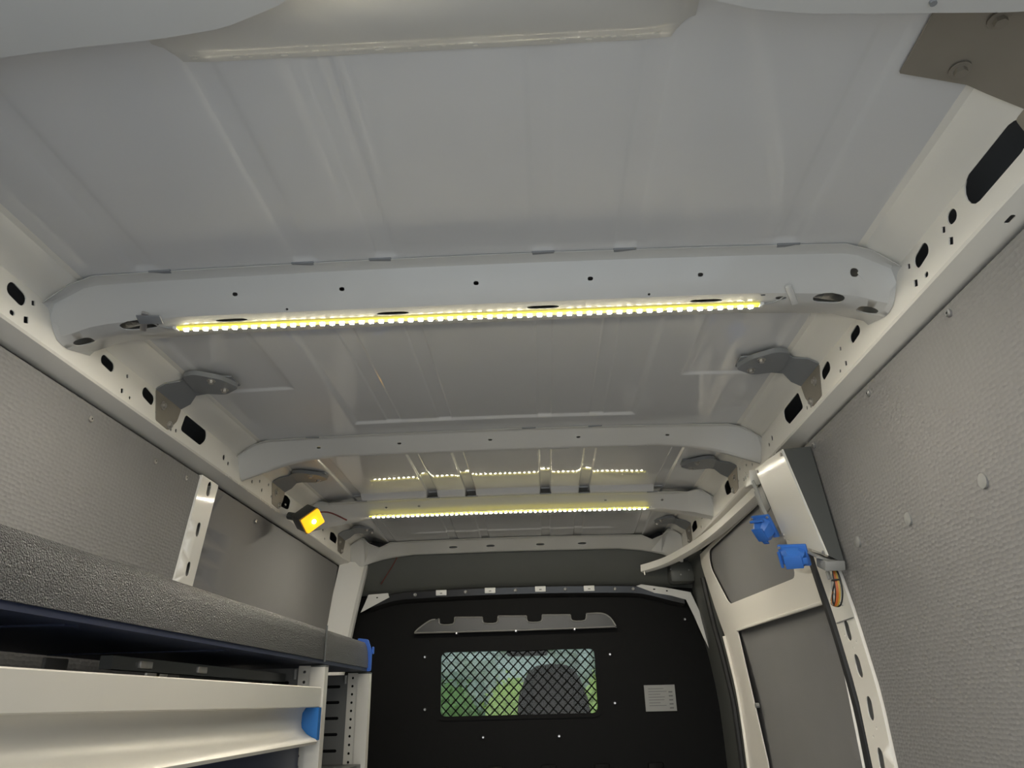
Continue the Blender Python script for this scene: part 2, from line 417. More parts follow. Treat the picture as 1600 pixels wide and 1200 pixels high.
# sliding-door track end on the right
tr = thing('door_track', 'curved pale track end reaching out from the right rail towards the bulkhead', 'track')
path = [(.818, 2.12, .603), (.812, 2.5, .603), (.806, 2.9, .606), (.786, 3.2, .608), (.754, 3.36, .603), (.705, 3.50, .592), (.65, 3.58, .583), (.597, 3.63, .576)]
P = [Vector(p) for p in path]; Q = []
for i in range(len(P)-1):
    a = P[max(i-1, 0)]; b = P[i]; c = P[i+1]; d = P[min(i+2, len(P)-1)]
    for k in range(6):
        t = k/6; Q.append(.5*((2*b)+(-a+c)*t+(2*a-5*b+4*c-d)*t*t+(-a+3*b-3*c+d)*t**3))
Q.append(P[-1]); v = []; f = []
for i, p in enumerate(Q):
    d = (Q[min(i+1, len(Q)-1)]-Q[max(i-1, 0)]); d.z = 0; d.normalize(); nn = Vector((-d.y, d.x, 0)); 
    if nn.x > 0: nn = -nn
    for a, b in ((0, .018), (.003, -.013), (-.012, -.018), (-.03, -.018), (-.03, .018)): v.append(p+nn*a+Vector((0, 0, b)))
for i in range(len(Q)-1):
    for j in range(5): a = i*5+j; b = i*5+(j+1) % 5; f.append((a, b, b+5, a+5))
f += [(4, 3, 2, 1, 0), tuple(range(len(v)-5, len(v)))]
pydata('track_profile', v, f, PAINT_LIT, tr, 30)
bm = bmesh.new(); add_cyl(bm, (.612, 3.62, .562), (.612, 3.62, .545), .004, 8); bmobj('end_pin', bm, ZINC, tr)

# ------------------------------------------------------------------ roof bows
def bow(label, Yn, Yf, prof, zb_tab, zt_off, holes, m=PAINT, Xmax=.7975, sheared=0):
    t = thing('roof_crossmember', label, 'beam')
    cu = [0]
    pr0 = [(a, b) for a, b in prof]
    for a, b in zip(pr0, pr0[1:]): cu.append(cu[-1]+math.hypot((b[0]-a[0])*(Yf-Yn), (b[1]-a[1])*.065))
    def ztop(x):
        ax = abs(x)
        if ax < .73: return roof_z(x*0+min(ax, .72), Yn-.004)-.0012-zt_off if ax > .62 else .7635-.010*(ax/.73)**2-.0012-zt_off
        return lerp_tab([(.73, .7495), (.752, .7405), (.772, .733), (.789, .725), (.7955, .716), (.80, .70)], ax)
    def f(x, q):
        q = min(max(q, 0), cu[-1]-1e-6)
        for i in range(len(cu)-1):
            if q <= cu[i+1]:
                k = (q-cu[i])/(cu[i+1]-cu[i]); u = pr0[i][0]+(pr0[i+1][0]-pr0[i][0])*k; w = pr0[i][1]+(pr0[i+1][1]-pr0[i][1])*k; break
        zt = ztop(x); zb = lerp_tab(zb_tab, abs(x)); sq = .018*sstep(.70, .79, abs(x))
        return (x, Yn+sq+u*(Yf-Yn-sq), zt+(zb-zt)*w)
    us = sorted(set(frange(-Xmax, Xmax, .05)+[s*k for s in (-1, 1) for k in (.73, .752, .772, .789)]))
    hh = []
    for h in holes:       # holes given as (x, fraction u) points
        pts = []
        for x, u in h:
            for i in range(len(pr0)-1):
                if pr0[i][0] <= u <= pr0[i+1][0] and pr0[i+1][0] > pr0[i][0]:
                    pts.append((x, cu[i]+(cu[i+1]-cu[i])*(u-pr0[i][0])/(pr0[i+1][0]-pr0[i][0]))); break
        hh.append(pts)
    ob = plate('bow_section', [(-Xmax, 0), (Xmax, 0), (Xmax, cu[-1]), (-Xmax, cu[-1])], hh, f, .0018, m, t, us, cu[1:-1], .05, 25, True)
    return t, f, cu
def hslot(x, u, L, H, rot=0):
    return [(x+(L/2)*math.copysign(abs(math.cos(a))**.7, math.cos(a)), u+H/2*math.copysign(abs(math.sin(a))**.9, math.sin(a))) for a in [2*PI*k/16+.01 for k in range(16)]]
PR1 = [(0, 0), (.09, .02), (.13, .08), (.27, .68), (.37, .94), (.48, 1.0), (.58, .99), (.92, .66), (.97, .60), (1.0, .3), (1.02, 0)]
h1 = [hslot(s*.764, .56, .038, .17) for s in (-1, 1)]+[hslot(.683, .435, .058, .14), hslot(-.64, .435, .075, .14)]
h1 += [hslot(s*x, .23, .010, .022) for s in (-1, 1) for x in (.44, .02+.0, .235) if not (s < 0 and x == .02)]
h1 += [hslot(s*.345, .35, .005, .018) for s in (-1, 1)]+[hslot(.722, .226, .016, .045), hslot(.595, .44, .020, .05), hslot(.56, .40, .008, .025)]
h1 += [hslot(x, .455, .062, .05) for x in (-.46, -.145, .145, .455)]
b1, f1, c1 = bow('widest pale roof crossmember, carrying the long lit strip across the middle of the picture', 1.158, 1.35, PR1,
                 [(0, .696), (.55, .695), (.68, .687), (.74, .680), (.79, .668), (.80, .66)], 0, h1)
PR2 = [(0, 0), (.14, .03), (.2, .1), (.75, .93), (.85, 1.0), (.95, 1.0), (1.0, .9), (1.02, 0)]
h2 = [hslot(x, .9, .07, .06) for x in (-.40, .19, .43)]+[hslot(x, .45, .012, .07) for x in (-.55, -.3, -.02, .25, .52)]
b2, f2, c2 = bow('narrow plain pale roof crossmember, second from the rear', 2.105, 2.195, PR2,
                 [(0, .722), (.5, .720), (.62, .708), (.70, .685), (.79, .655), (.80, .65)], 0, h2)
PR3 = [(0, 0), (.12, .03), (.18, .12), (.45, .8), (.55, .95), (.9, 1.0), (.96, .95), (1.0, .5), (1.02, 0)]
h3 = [hslot(x, .3, .010, .05) for x in (-.48, -.35, .38, .6)]
b3, f3, c3 = bow('pale roof crossmember with the further lit strip, reaching the rail beside the amber lamp', 2.803, 2.93, PR3,
                 [(0, .694), (.56, .690), (.68, .672), (.79, .65), (.80, .645)], .0215, h3)
b4, f4, c4 = bow('unlit foremost roof crossmember above the dark header panel', 3.52, 3.62, PR2,
                 [(0, .676), (.5, .673), (.62, .66), (.72, .635), (.79, .60), (.80, .6)], .038, [hslot(x, .5, .04, .12) for x in (-.3, -.12, .12, .32)])
# grey pads stand in for shaded gaps where roof ribs pass under the flange
for (bo, ff, xs_) in ((b1, f1, (-.57, -.30, -.155, .148, .298, .595)), (b2, f2, (-.56, .10, .30)), (b3, f3, (-.57, -.285, -.135, .148, .30, .56))):
    for x in xs_:
        p = ff(x, .001); box('gap_shade', (x, p[1]+.001, p[2]+.0005), (.042, .010, .005), BRKT, bo, None, .0015)
# gusset tabs welded to the rails
for s in (-1, 1):
    pl = [(1.178, .716), (1.182, .680), (1.222, .648), (1.262, .646), (1.328, .690), (1.345, .716)]
    plate('gusset_tab', pl, [slot(1.24, .659, .008, .006)], lambda y, z: (s*(.7957+(.716-z)*.05), y, z), -.0015*s, PAINT, b1)
    pl = [(2.10, .714), (2.10, .66), (2.13, .645), (2.18, .645), (2.215, .67), (2.215, .714)]
    plate('gusset_tab', pl, [], lambda y, z: (s*(.7957+(.716-z)*.05), y, z), -.0015*s, PAINT, b2)
    pl = [(2.80, .714), (2.80, .66), (2.83, .642), (2.92, .642), (2.95, .67), (2.95, .714)]
    plate('gusset_tab', pl, [], lambda y, z: (s*(.7957+(.716-z)*.05), y, z), -.0015*s, PAINT, b3)

# rear header (door frame) right above the camera, with a flanged reinforcement and a lamp strip
hd = thing('rear_header', 'pale curved rear door header crossing the top of the picture', 'beam')
edge = [(-.80, .60), (-.62, .628), (-.47, .6105), (-.38, .603), (-.29, .598), (-.21, .588), (-.13, .560), (-.085, .527), (-.05, .49), (.10, .47), (.20, .50), (.26, .553), (.31, .578), (.383, .600), (.45, .610), (.667, .622), (.80, .622)]
HZ = .700
def hdr(u, v):
    ye = lerp_tab(edge, u); y = .30+(ye-.30)*v
    return (u, y, HZ+.02*(1-v)**2)
grid_obj('header_plate', frange(-.80, .80, .02), [0, .4, .7, .9, .97, .985, 1.0], hdr, PAINT, hd, 40)
grid_obj('folded_edge', frange(-.80, .80, .02), [0, .5, 1], lambda u, v: (u, lerp_tab(edge, u)+.0015*math.sin(v*PI)+.004*v, HZ-.002*math.sin(v*PI)*1+v*.045), PAINT, hd, 40)
bm = bmesh.new(); add_cyl(bm, (.578, .602, HZ+.02), (.578, .602, HZ-.004), .004, 10); bmobj('rivet', bm, BRKT, hd)
rb = thing('roof_crossmember', 'flanged rearmost roof reinforcement at the top with a sparkling lower edge', 'beam')
def f0(x, v):
    e = lerp_tab([(-.335, .675), (-.32, .688), (.318, .688), (.335, .675)], x)
    Yv = lerp_tab([(0, .40), (.5, .55), (.85, .655), (.93, e-.012), (1, e)], v)
    Zv = lerp_tab([(0, .735), (.5, .7395), (.85, .747), (.93, .757), (1, .7605)], v)
    return (x, Yv, Zv+.012*sstep(.30, .335, abs(x)))
grid_obj('bow_section', [-.335, -.325, -.318]+frange(-.31, .31, .04)+[.318, .325, .335], [0, .25, .5, .7, .85, .90, .93, .96, 1], f0, PAINT, rb, 60)
bm = bmesh.new()
for i in range(70):
    x = random.uniform(-.31, .31); bmesh.ops.create_icosphere(bm, subdivisions=1, radius=random.uniform(.0008, .0018), matrix=Matrix.Translation((x, .676+random.uniform(-.004, .005), .7575)) @ Matrix.Diagonal((3, 1, .6, 1)))
ob = bmobj('sealer_bead', bm, CREAM, rb); ob['kind'] = 'stuff'

# ------------------------------------------------------------------ LED strips
dm = None
def led_strip(label, xa, xb, pos, n_, nrm, cable=True):
    """pos(x) -> (y, z) of the strip centre; nrm = direction the diodes face"""
    global dm
    t = thing('led_strip_light', label, 'light', 'strip lights under the roof crossmembers')
    nrm = Vector(nrm).normalized(); wd = Vector((1, 0, 0)).cross(nrm).normalized()
    v = []; xs_ = frange(xa-.008, xb+.008, .04)
    for x in xs_:
        y, z = pos(x); c = Vector((x, y, z))
        for a, b in ((-.0062, 0), (.0062, 0), (.0055, .003), (-.0055, .003)): v.append(c+wd*a+nrm*b)
    f = [(4*i+j, 4*i+(j+1) % 4, 4*i+4+(j+1) % 4, 4*i+4+j) for i in range(len(xs_)-1) for j in range(4)]
    f += [(3, 2, 1, 0), tuple(range(len(v)-4, len(v)))]
    pydata('strip_base', v, f, PCB, t, 20)
    if dm is None:
        bm = bmesh.new(); add_box(bm, (0, 0, .0008), (.0085, .0078, .0046), None, .0012)
        bmesh.ops.recalc_face_normals(bm, faces=bm.faces)
        dm = bpy.data.meshes.new('diode'); bm.to_mesh(dm); bm.free(); dm.materials.append(DIODE); dm.materials.append(DIODE_SIDE)
        for p in dm.polygons: p.material_index = 0 if p.normal.z > .8 else 1
    R = Matrix((Vector((1, 0, 0)), wd, nrm)).transposed().to_4x4()
    for i in range(n_):
        x = xa+(xb-xa)*(i+.5)/n_; y, z = pos(x)
        d = bpy.data.objects.new('diode', dm); COL.objects.link(d); d.parent = t
        d.matrix_local = Matrix.Translation(Vector((x, y, z))+nrm*.0042) @ R
    for x in (xa-.011, xb+.011):
        y, z = pos(x); box('end_cap', Vector((x, y, z))+nrm*.0012, (.008, .014, .006), WHITEP, t, R.to_3x3(), .001)
    return t
def pos1(x): p = f1(x, c1[-1]*.0); return (1.262, lerp_tab([(0, .6945), (.56, .693)], abs(x))-.0015)
s1 = led_strip('long lit yellow-white strip light across the nearest roof crossmember', -.566, .552, pos1, 58, (0, .06, -1))
s2 = led_strip('lit yellow-white strip light on the further crossmember, right of the amber lamp', -.54, .54, lambda x: (2.853, lerp_tab([(0, .6915), (.55, .6885)], abs(x))-.0012), 56, (0, .06, -1))
s3 = led_strip('strip light on the rearmost roof reinforcement, at the top edge of the picture', -.115, .025, lambda x: (.562-.004*x, .739), 4, (0, .0, -1))
# wire tails and retaining clips of the front strip
for s, x0 in ((-1, -.566), (1, .552)):
    pts = [(x0+s*.014, 1.262, .6915), (x0+s*.03, 1.255, .690), (x0+s*.045, 1.243, .692), (x0+s*.055, 1.225, .698), (x0+s*.062, 1.215, .712)]
    tube('wire_tail', pts, .0014, GREYW, s1, 6, 4)
    box('cable_clip', (x0+s*.060, 1.232, .692), (.012, .05, .006), ZINC if s < 0 else PAINT, s1, Matrix.Rotation(-.5*s, 3, 'Z') @ Matrix.Rotation(-.3, 3, 'X'), .001)
box('flat_cable', (-.612, 1.226, .692), (.045, .022, .003), BRKT, s1, Matrix.Rotation(.1, 3, 'Z') @ Matrix.Rotation(-.3, 3, 'X'), .001)

# ------------------------------------------------------------------ roof rack mounting brackets
def hexbolt(bm, c, nrm, r=.008, h=.007):
    c = Vector(c); nrm = Vector(nrm).normalized()
    add_cyl(bm, c, c+nrm*.0015, r*1.7, 18); add_cyl(bm, c+nrm*.0015, c+nrm*h, r, 6)
def bracket(s, yc, label, big=False, dull=GALV):
    t = thing('roof_bracket', label, 'bracket', 'brackets between rails and roof')
    # plate bolted flat onto the rail
    ya, yb = (yc-.045, yc+.06)
    off = .0035
    pl = rpoly([(ya-.01, .716), (ya+.02, .648), (yb-.02, .645), (yb+.012, .680), (yb+.02, .716)], .006, 3)
    plate('rail_plate', pl, [slot(yc-.034, .664, .007, .007), slot(yb-.012, .668, .008, .008)], lambda y, z: (s*(.7972+(.708-z)*.05-off), y, z), -.003*s, dull, t)
    # upper part reaching the roof pad
    A = [(.794, .716), (.770, .7285), (.742, .738), (.715, .744), (.62, .750)]
    v = []; f = []
    wid = [(ya-.01, yb+.02), (ya-.012, yb+.018), (yc-.045, yc+.045), (yc-.06, yc+.05), (yc-.035, yc+.02)]
    if big: wid = [(yc-.09, yc+.06), (yc-.09, yc+.057), (yc-.09, yc+.05), (yc-.09, yc+.04), (yc-.09, yc+.02)]
    for k in (0, .004):
        for (x, z), (a, b) in zip(A, wid):
            v += [(s*x, a, z+k), (s*x, b, z+k)]
    n_ = len(A)
    for i in range(n_-1):
        f += [(2*i, 2*i+1, 2*i+3, 2*i+2), (2*n_+2*i+1, 2*n_+2*i, 2*n_+2*i+2, 2*n_+2*i+3)]
        for j in (0, 1): f.append((2*i+j, 2*i+2+j, 2*n_+2*i+2+j, 2*n_+2*i+j))
    f += [(0, 1, 2*n_+1, 2*n_), (2*n_-2, 2*n_-1, 4*n_-1, 4*n_-2)]
    pydata('arm', v, f, dull if big else BRKT, t, 25)
    if not big:
        pad = rpoly([(s*.725, yc-.075), (s*.735, yc+.03), (s*.665, yc+.045), (s*.615, yc+.005), (s*.64, yc-.05), (s*.69, yc-.085)], .015, 4)
        plate('roof_pad', pad, [], lambda x, y: (x, y, .7375), -.012, BRKT, t)
    bl = [(s*.665, yc-.045, .7375), (s*.655, yc+.012, .7375)] if not big else [(s*.70, yc-.065, .7435), (s*.692, yc+.012, .744)]
    for c in bl:
        bm = bmesh.new(); hexbolt(bm, c, (0, 0, -1), .008 if big else .006, .008); bmobj('bolt', bm, ZINC if not big else dull, t)
    for yy, zz in ((yc-.008, .692), (yc+.04, .658)):
        bm = bmesh.new(); x = s*(.7972+(.708-zz)*.05-off); hexbolt(bm, (x, yy, zz), (-s, 0, 0), .0065, .007); bmobj('bolt', bm, ZINC, t)
    return t
bracket(1, .735, 'large brown-grey metal bracket in the top right corner with two bolts', True)
bracket(-1, .735, 'dark metal bracket just showing at the left edge below the rear header', True, BRKT)
bracket(1, 1.665, 'grey bolted bracket on the right rail between the two long crossmembers')
bracket(-1, 1.665, 'grey bolted bracket on the left rail beneath the long lit strip')
bracket(1, 2.49, 'bracket on the right rail just above the electrical box')
bracket(-1, 2.49, 'bracket on the left rail just behind the amber lamp')
bracket(1, 3.36, 'small far bracket at the front right of the roof')
bracket(-1, 3.36, 'small far bracket at the front left of the roof')

# ------------------------------------------------------------------ amber lamp on left rail
lamp = thing('marker_lamp', 'glowing amber rectangular lamp on the left roof rail', 'lamp', loc=(-.692, 2.60, .615))
nz = Vector((.72, -.58, -.38)).normalized(); upv = Vector((.0, .0, 1)); ax = upv.cross(nz).normalized(); ay = nz.cross(ax)
ROT = Matrix((ax, ay, nz)).transposed()
Rz = ROT @ Matrix.Rotation(-.78, 3, 'Z')
def lbox(name, c, s_, m, par, bev): return box(name, Rz @ Vector(c), s_, m, par, Rz, bev)
lens = lbox('lens', (0, 0, 0), (.058, .074, .016), AMBER, lamp, .004)
bm = bmesh.new(); bmesh.ops.create_uvsphere(bm, u_segments=16, v_segments=8, radius=.009, matrix=Matrix.Translation(Rz @ Vector((0, 0, .006)))); bmobj('bulb', bm, BULB, lamp)
lbox('housing', (0, 0, -.042), (.062, .078, .070), DKGREY, lamp, .006)
lbox('bezel', (0, 0, -.008), (.064, .080, .006), YELLOW, lamp, .002)
tube('stalk', [Rz @ Vector((0, 0, -.05)), Vector((-.06, .02, .02)), Vector((-.100, .03, .03))], .014, DKGREY, lamp, 10, 4)
tube('lamp_cable', [Rz @ Vector((.02, .02, -.06)), Vector((-.05, .10, .05)), Vector((0, .18, .075)), Vector((.06, .235, .055))], .003, REDW, lamp, 6, 5)

# ------------------------------------------------------------------ front: header panel, bulkhead, window
wf = struct(plate('wall_front', rpoly([(-.95, -1.18), (.95, -1.18), (.95, .30), (.86, .50), (-.86, .50), (-.95, .30)], .03),
           [rrect(-.008, .088, .735, .285, .025, 5)], lambda x, z: (x, 3.75, z), .006, BLACK), 'black steel bulkhead')
hp = []; 
for x in frange(-.88, .88, .08):
    dz = -.03*(x/.8)**2
    hp += [(x, 3.60, .70+dz), (x, 3.63, .69+dz), (x, 3.66, .62+dz), (x, 3.70, .545+dz), (x, 3.725, .525+dz)]
nseg = len(hp)//5
pydata('header_panel', hp, [(5*i+j, 5*i+j+1, 5*i+j+6, 5*i+j+5) for i in range(nseg-1) for j in range(4)], HEAD, wf, 25)
lp = []
LZ = lambda x: -.012*(x/.6)**2-(.05*sstep(.55, .85, abs(x)))
for x in frange(-.72, .80, .04):
    d = LZ(x); lp += [(x, 3.725, .527+d), (x, 3.70, .522+d), (x, 3.695, .515+d), (x, 3.70, .485+d), (x, 3.715, .478+d), (x, 3.745, .470+d)]
nseg = len(lp)//6
pydata('header_lip', lp, [(6*i+j, 6*i+j+1, 6*i+j+7, 6*i+j+6) for i in range(nseg-1) for j in range(5)], mat('glossy_black', (.02, .02, .02), .16), wf, 25)
def on_lip(px, zc): return (px, 3.6965, zc+LZ(px))
for x in (-.372, -.133, .112, .348):
    c = on_lip(x, .505); box('white_clip', c, (.052, .006, .026), WHITEP, wf, None, .002); box('clip_slot', (c[0], c[1]-.0033, c[2]-.003), (.012, .001, .006), GREYP, wf)
for x in (-.50, -.253, -.01, .232, .472, .56):
    c = on_lip(x, .502); bm = bmesh.new(); add_cyl(bm, c, (c[0], c[1]-.008, c[2]), .009, 14, .006); bmobj('push_stud', bm, GREYP, wf)
# pressed ledge with four notches
bmz = bmesh.new()
pts = [(-.50, .318)]
top = .385
pts += [(-.485, .335), (-.43, .372), (-.40, .378)]
for c in (-.345, -.135, .078, .29):
    pts += [(c-.038, top-.003), (c-.030, top-.03), (c+.030, top-.03), (c+.038, top)]
pts += [(.40, .385), (.44, .365), (.465, .325), (.47, .318)]
plate('pressed_ledge', pts, [], lambda x, z: (x, 3.715, z), .034, mat('ledge_black', (.012, .0115, .010), .36), wf)
def bead(pts, r, m, par): return tube('ledge_bead', pts, r, m, par, 8, 3)
bead([(x, 3.715, z) for x, z in pts[:4]], .004, mat('bead_metal', (.16, .155, .14), .25), wf)
for i in range(3): bead([(pts[7+4*i][0], 3.715, pts[7+4*i][1]), (pts[8+4*i][0], 3.715, pts[8+4*i][1])], .004, bpy.data.materials['bead_metal'], wf)
bead([(x, 3.715, z) for x, z in pts[19:23]], .004, bpy.data.materials['bead_metal'], wf)
for i in range(4): bead([(x, 3.713, z) for x, z in pts[4+4*i:8+4*i]], .003, bpy.data.materials['bead_metal'], wf)
tube('ledge_bead', [(-.50, 3.71, .318), (0, 3.712, .318), (.46, 3.71, .322)], .004, bpy.data.materials['bead_metal'], wf, 8, 2)
for x, z in ((-.297, .312), (-.012, .315), (.268, .316), (-.452, .21), (-.447, -.02), (.43, .20), (.437, -.012), (-.175, -.143), (.173, -.145), (.905, .165), (.92, .09), (.915, .13), (.80, .35)):
    bm = bmesh.new(); add_cyl(bm, (x, 3.75, z), (x, 3.738 if abs(z-.314) > .01 else 3.706, z), .0065, 12, .004); bmobj('screw', bm, CHROME, wf)
for i in range(6):      # lower swages of the bulkhead
    x = -.6+i*.24; box('swage', (x, 3.745, -.62), (.07, .02, .72), BLACK, wf, None, .008)
st = tag(box('warning_sticker', (.648, 3.744, .005), (.142, .002, .112), STICK, None, None, 0), 'small grey printed sticker on the right of the black bulkhead', 'sticker')
st.location = (0, 0, 0)
bm = bmesh.new()
for i in range(7):
    w_ = random.uniform(.05, .085); add_box(bm, (.595+w_/2, 3.7426, .045-i*.012), (w_, .0006, .0025))
for i in range(5): add_box(bm, (.697, 3.7426, .03-i*.017), (.018, .0006, .006))
bmobj('printed_lines', bm, PRINT, st)
# window
win = struct(plate('window_1', rrect(-.008, .088, .765, .315, .035, 5), [rrect(-.008, .088, .73, .28, .025, 5)], lambda x, z: (x, 3.743, z), .008, BLACK), 'barred window in the black bulkhead')
plate('pane', rrect(-.008, .088, .74, .29, .025, 5), [], lambda x, z: (x, 3.772, z), .004, GLASS, win)
bm = bmesh.new(); x0, x1, z0, z1 = -.372, .356, -.052, .228; px, pz = .0457, .047
def clip_seg(p, d):
    t0, t1 = -9, 9
    for k, (lo, hi) in enumerate(((x0, x1), (z0, z1))):
        a = (lo-p[k])/d[k]; b = (hi-p[k])/d[k]; a, b = min(a, b), max(a, b); t0 = max(t0, a); t1 = min(t1, b)
    return (t0, t1) if t1-t0 > .01 else None
for sgn in (1, -1):
    for k in range(-12, 30):
        p = (x0+k*px, z0 if sgn > 0 else z1); d = (px, sgn*pz)
        c = clip_seg(p, d)
        if c:
            a = Vector((p[0]+d[0]*c[0], 3.762, p[1]+d[1]*c[0])); b = Vector((p[0]+d[0]*c[1], 3.762, p[1]+d[1]*c[1]))
            dr = (b-a); ang = math.atan2(dr.z, dr.x)
            add_box(bm, (a+b)/2, (dr.length, .004, .0058), Matrix.Rotation(-ang, 3, 'Y'))
ob = bmobj('wire_grille', bm, BLACK, win, 0); ob['kind'] = 'stuff'

# pale body strips round the bulkhead
bs = thing('body_strip', 'white body strip down the right edge of the bulkhead', 'trim')
pl = [(.575, .505), (.60, .512), (.745, .487), (.832, .468), (.86, .39), (.905, .245), (.925, .20), (.893, .198), (.868, .26), (.835, .36), (.806, .435), (.74, .455), (.66, .470)]
plate('strip_face', pl, [slot(.66, .487, .012, .006), slot(.72, .478, .01, .006)], lambda x, z: (x, 3.69, z), .003, PAINT, bs)
bs2 = thing('body_strip', 'white triangular body corner at the left end of the bulkhead header', 'trim')
pl = [(-.762, .417), (-.745, .455), (-.728, .50), (-.632, .505), (-.625, .485)]
plate('strip_face', pl, [slot(-.685, .485, .01, .006)], lambda x, z: (x, 3.69, z), .003, PAINT, bs2)
tag(tube('loose_wire', [(-.58, 3.62, .665), (-.61, 3.64, .62), (-.665, 3.67, .545)], .0022, REDW), 'thin dark red wire hanging below the foremost crossmember on the left', 'wire')
# dark corner mouldings
for s in (-1, 1):
    v = []
    for z in frange(-1.15, .66, .1): v += [(s*(Wx(z)+.012), 3.40 if s > 0 else 3.60, z), (s*(Wx(z)-.005), 3.50 if s > 0 else 3.65, z), (s*(Wx(z)+.0), 3.76, z)]
    pydata('corner_moulding', v, [(3*k+j, 3*k+j+1, 3*k+j+4, 3*k+j+3) for k in range(len(v)//3-1) for j in (0, 1)], HEAD if s > 0 else BLACK, wf)
cb = box('corner_block', (.79, 3.66, .555), (.12, .10, .10), HEAD, wf, None, .02)
for p in ((.735, 3.608, .565), (.78, 3.608, .54), (.82, 3.608, .56)):
    bm = bmesh.new(); add_cyl(bm, p, (p[0], p[1]-.003, p[2]), .004, 8); bmobj('screw', bm, GREYP, wf)

# ------------------------------------------------------------------ sliding door (right)
door = struct(thing('door_1', 'sliding side door', 'door')); del door['category']
fo = [(2.092, -1.15), (3.40, -1.15), (3.395, -.25), (3.345, .25), (3.44, .52), (3.46, .60), (2.092, .60)]
up = rpoly([(2.27, .322), (3.13, .345), (3.30, .52), (3.26, .585), (2.27, .585)], .04)
lo = rpoly([(2.094, .232), (2.094, -1.1), (3.10, -1.1), (3.07, -.24), (3.125, .245)], .02)
wplate('door_frame', 1, fo, [up, lo], .004, .004, DF, door)
wplate('lining_panel', 1, [(2.24, .29), (3.36, .29), (3.36, .59), (2.24, .59)], [], .018, .004, LINES, door)
wplate('lining_panel', 1, [(2.09, -1.14), (3.2, -1.14), (3.2, .262), (2.09, .262)], [], .022, .004, LINES, door)
# folded bead of the cross bar
tube('frame_bead', [(Wx(.235)+.000, 2.115, .232), (Wx(.24)+.000, 3.10, .244)], .006, DF, door, 8, 2)
tube('frame_bead', [(Wx(z)+.001, 3.345+(.25-z)*.03, z) for z in frange(-.6, .24, .1)], .007, DF, door, 8, 2)
bm = bmesh.new(); add_cyl(bm, (Wx(0)+.006, 3.075, -.03), (Wx(0)-.008, 3.075, -.03), .009, 12); bmobj('buffer', bm, GREYP, door)
tube('frame_bead', [(Wx(z)-.001, 3.45, z) for z in frange(-.9, .5, .1)], .014, RUBBER, door, 8, 2)

# ------------------------------------------------------------------ electrical box and its fittings
eb = thing('electrical_box', 'cream steel electrical box with dark side hanging below the right rail', 'box')
FX = lambda z: .76+(.6-z)*.235
poly = [(1.87, .592), (2.115, .612), (2.11, .405), (2.085, .398), (1.87, .315)]
plate('cover', poly, [], lambda y, z: (FX(z), y, z), -.003, CREAM, eb)
bx = [(FX(z)+.003, y, z) for y, z in poly]; zb_ = [(Wx(z)-.004 if z > .35 else Wx(z)-.008, y, (z-.02 if z < .5 else z+.005)) for y, z in poly]
pydata('box_shell', bx+zb_, [(i, (i+1) % 5, 5+(i+1) % 5, 5+i) for i in range(5)], DKGREY, eb, 0)
for y, z in ((1.882, .325), (2.10, .415), (1.885, .583), (2.10, .60)):
    bm = bmesh.new(); add_cyl(bm, (FX(z)+.001, y, z), (FX(z)-.004, y, z), .005, 10); bmobj('screw', bm, ZINC, eb)
tube('cover_edge', [(FX(z)-.0005, y, z) for y, z in ((1.871, .59), (1.871, .318))], .0022, PAINT, eb, 6, 0)
box('cable_outlet', (.842, 1.90, .300), (.05, .06, .025), GREYP, eb, Matrix.Rotation(.35, 3, 'X'), .004)
0 and box('earth_tab', (.852, 1.872, .312), (.03, .03, .003), ZINC, eb, Matrix.Rotation(.35, 3, 'Y'), .001)

def sock(c, nrm, upd, label):
    t = thing('power_socket', label, 'socket', loc=c)
    nrm = Vector(nrm).normalized(); upd = Vector(upd); a = upd.cross(nrm).normalized(); b = nrm.cross(a); R = Matrix((a, b, nrm)).transposed()
    def B(nm, c_, s_, m, bev, rx=0): return box(nm, R @ Vector(c_), s_, m, t, R @ Matrix.Rotation(rx, 3, 'X'), bev)
    B('base_plate', (0, 0, 0), (.062, .074, .010), SOCK, .004)
    # faceted body
    bm = bmesh.new(); lv = [(0, .027, .031), (.016, .025, .029), (.030, .018, .021)]; rings = []
    for h, wx, wy in lv:
        rings.append([bm.verts.new(R @ Vector((wx*cx_, wy*cy_-(h*.25), .004+h))) for cx_, cy_ in ((1, .55), (.55, 1), (-.55, 1), (-1, .55), (-1, -.55), (-.55, -1), (.55, -1), (1, -.55))])
    for r1, r2 in zip(rings, rings[1:]):
        for i in range(8): bm.faces.new((r1[i], r1[(i+1) % 8], r2[(i+1) % 8], r2[i]))
    bm.faces.new(rings[-1]); bmobj('body', bm, SOCK, t, 20)
    B('flap_lid', (0, -.006, .036), (.036, .044, .005), SOCK, .002, .12)
    B('lid_tab', (0, -.034, .030), (.018, .012, .004), SOCK, .0015, .3)
    bm = bmesh.new(); add_cyl(bm, R @ Vector((-.022, .030, .022)), R @ Vector((.022, .030, .022)), .004, 10); bmobj('hinge', bm, SOCK, t)
    for sx in (-1, 1):
        bm = bmesh.new(); add_cyl(bm, R @ Vector((sx*.026, .031, .004)), R @ Vector((sx*.026, .031, .008)), .0035, 8); bmobj('screw', bm, ZINC, t)
    return t
sock((.768, 2.138, .448), (-.50, -.30, -.45), (.05, -.1, 1), 'upper blue flap socket at the corner of the cream box')
sock((.778, 1.965, .335), (-.45, -.55, -.55), (-.1, .55, .35), 'lower blue flap socket tilted under the cream box')
box('gland_plate', (.822, 1.915, .322), (.04, .07, .006), GREYP, eb, Matrix.Rotation(.38, 3, 'X') @ Matrix.Rotation(.3, 3, 'Y'), .002)
jb = thing('junction_block', 'cream connector block at the top corner of the electrical box', 'connector')
box('block', (.768, 2.20, .605), (.03, .07, .045), CREAM, jb, Matrix.Rotation(.1, 3, 'X'), .004)
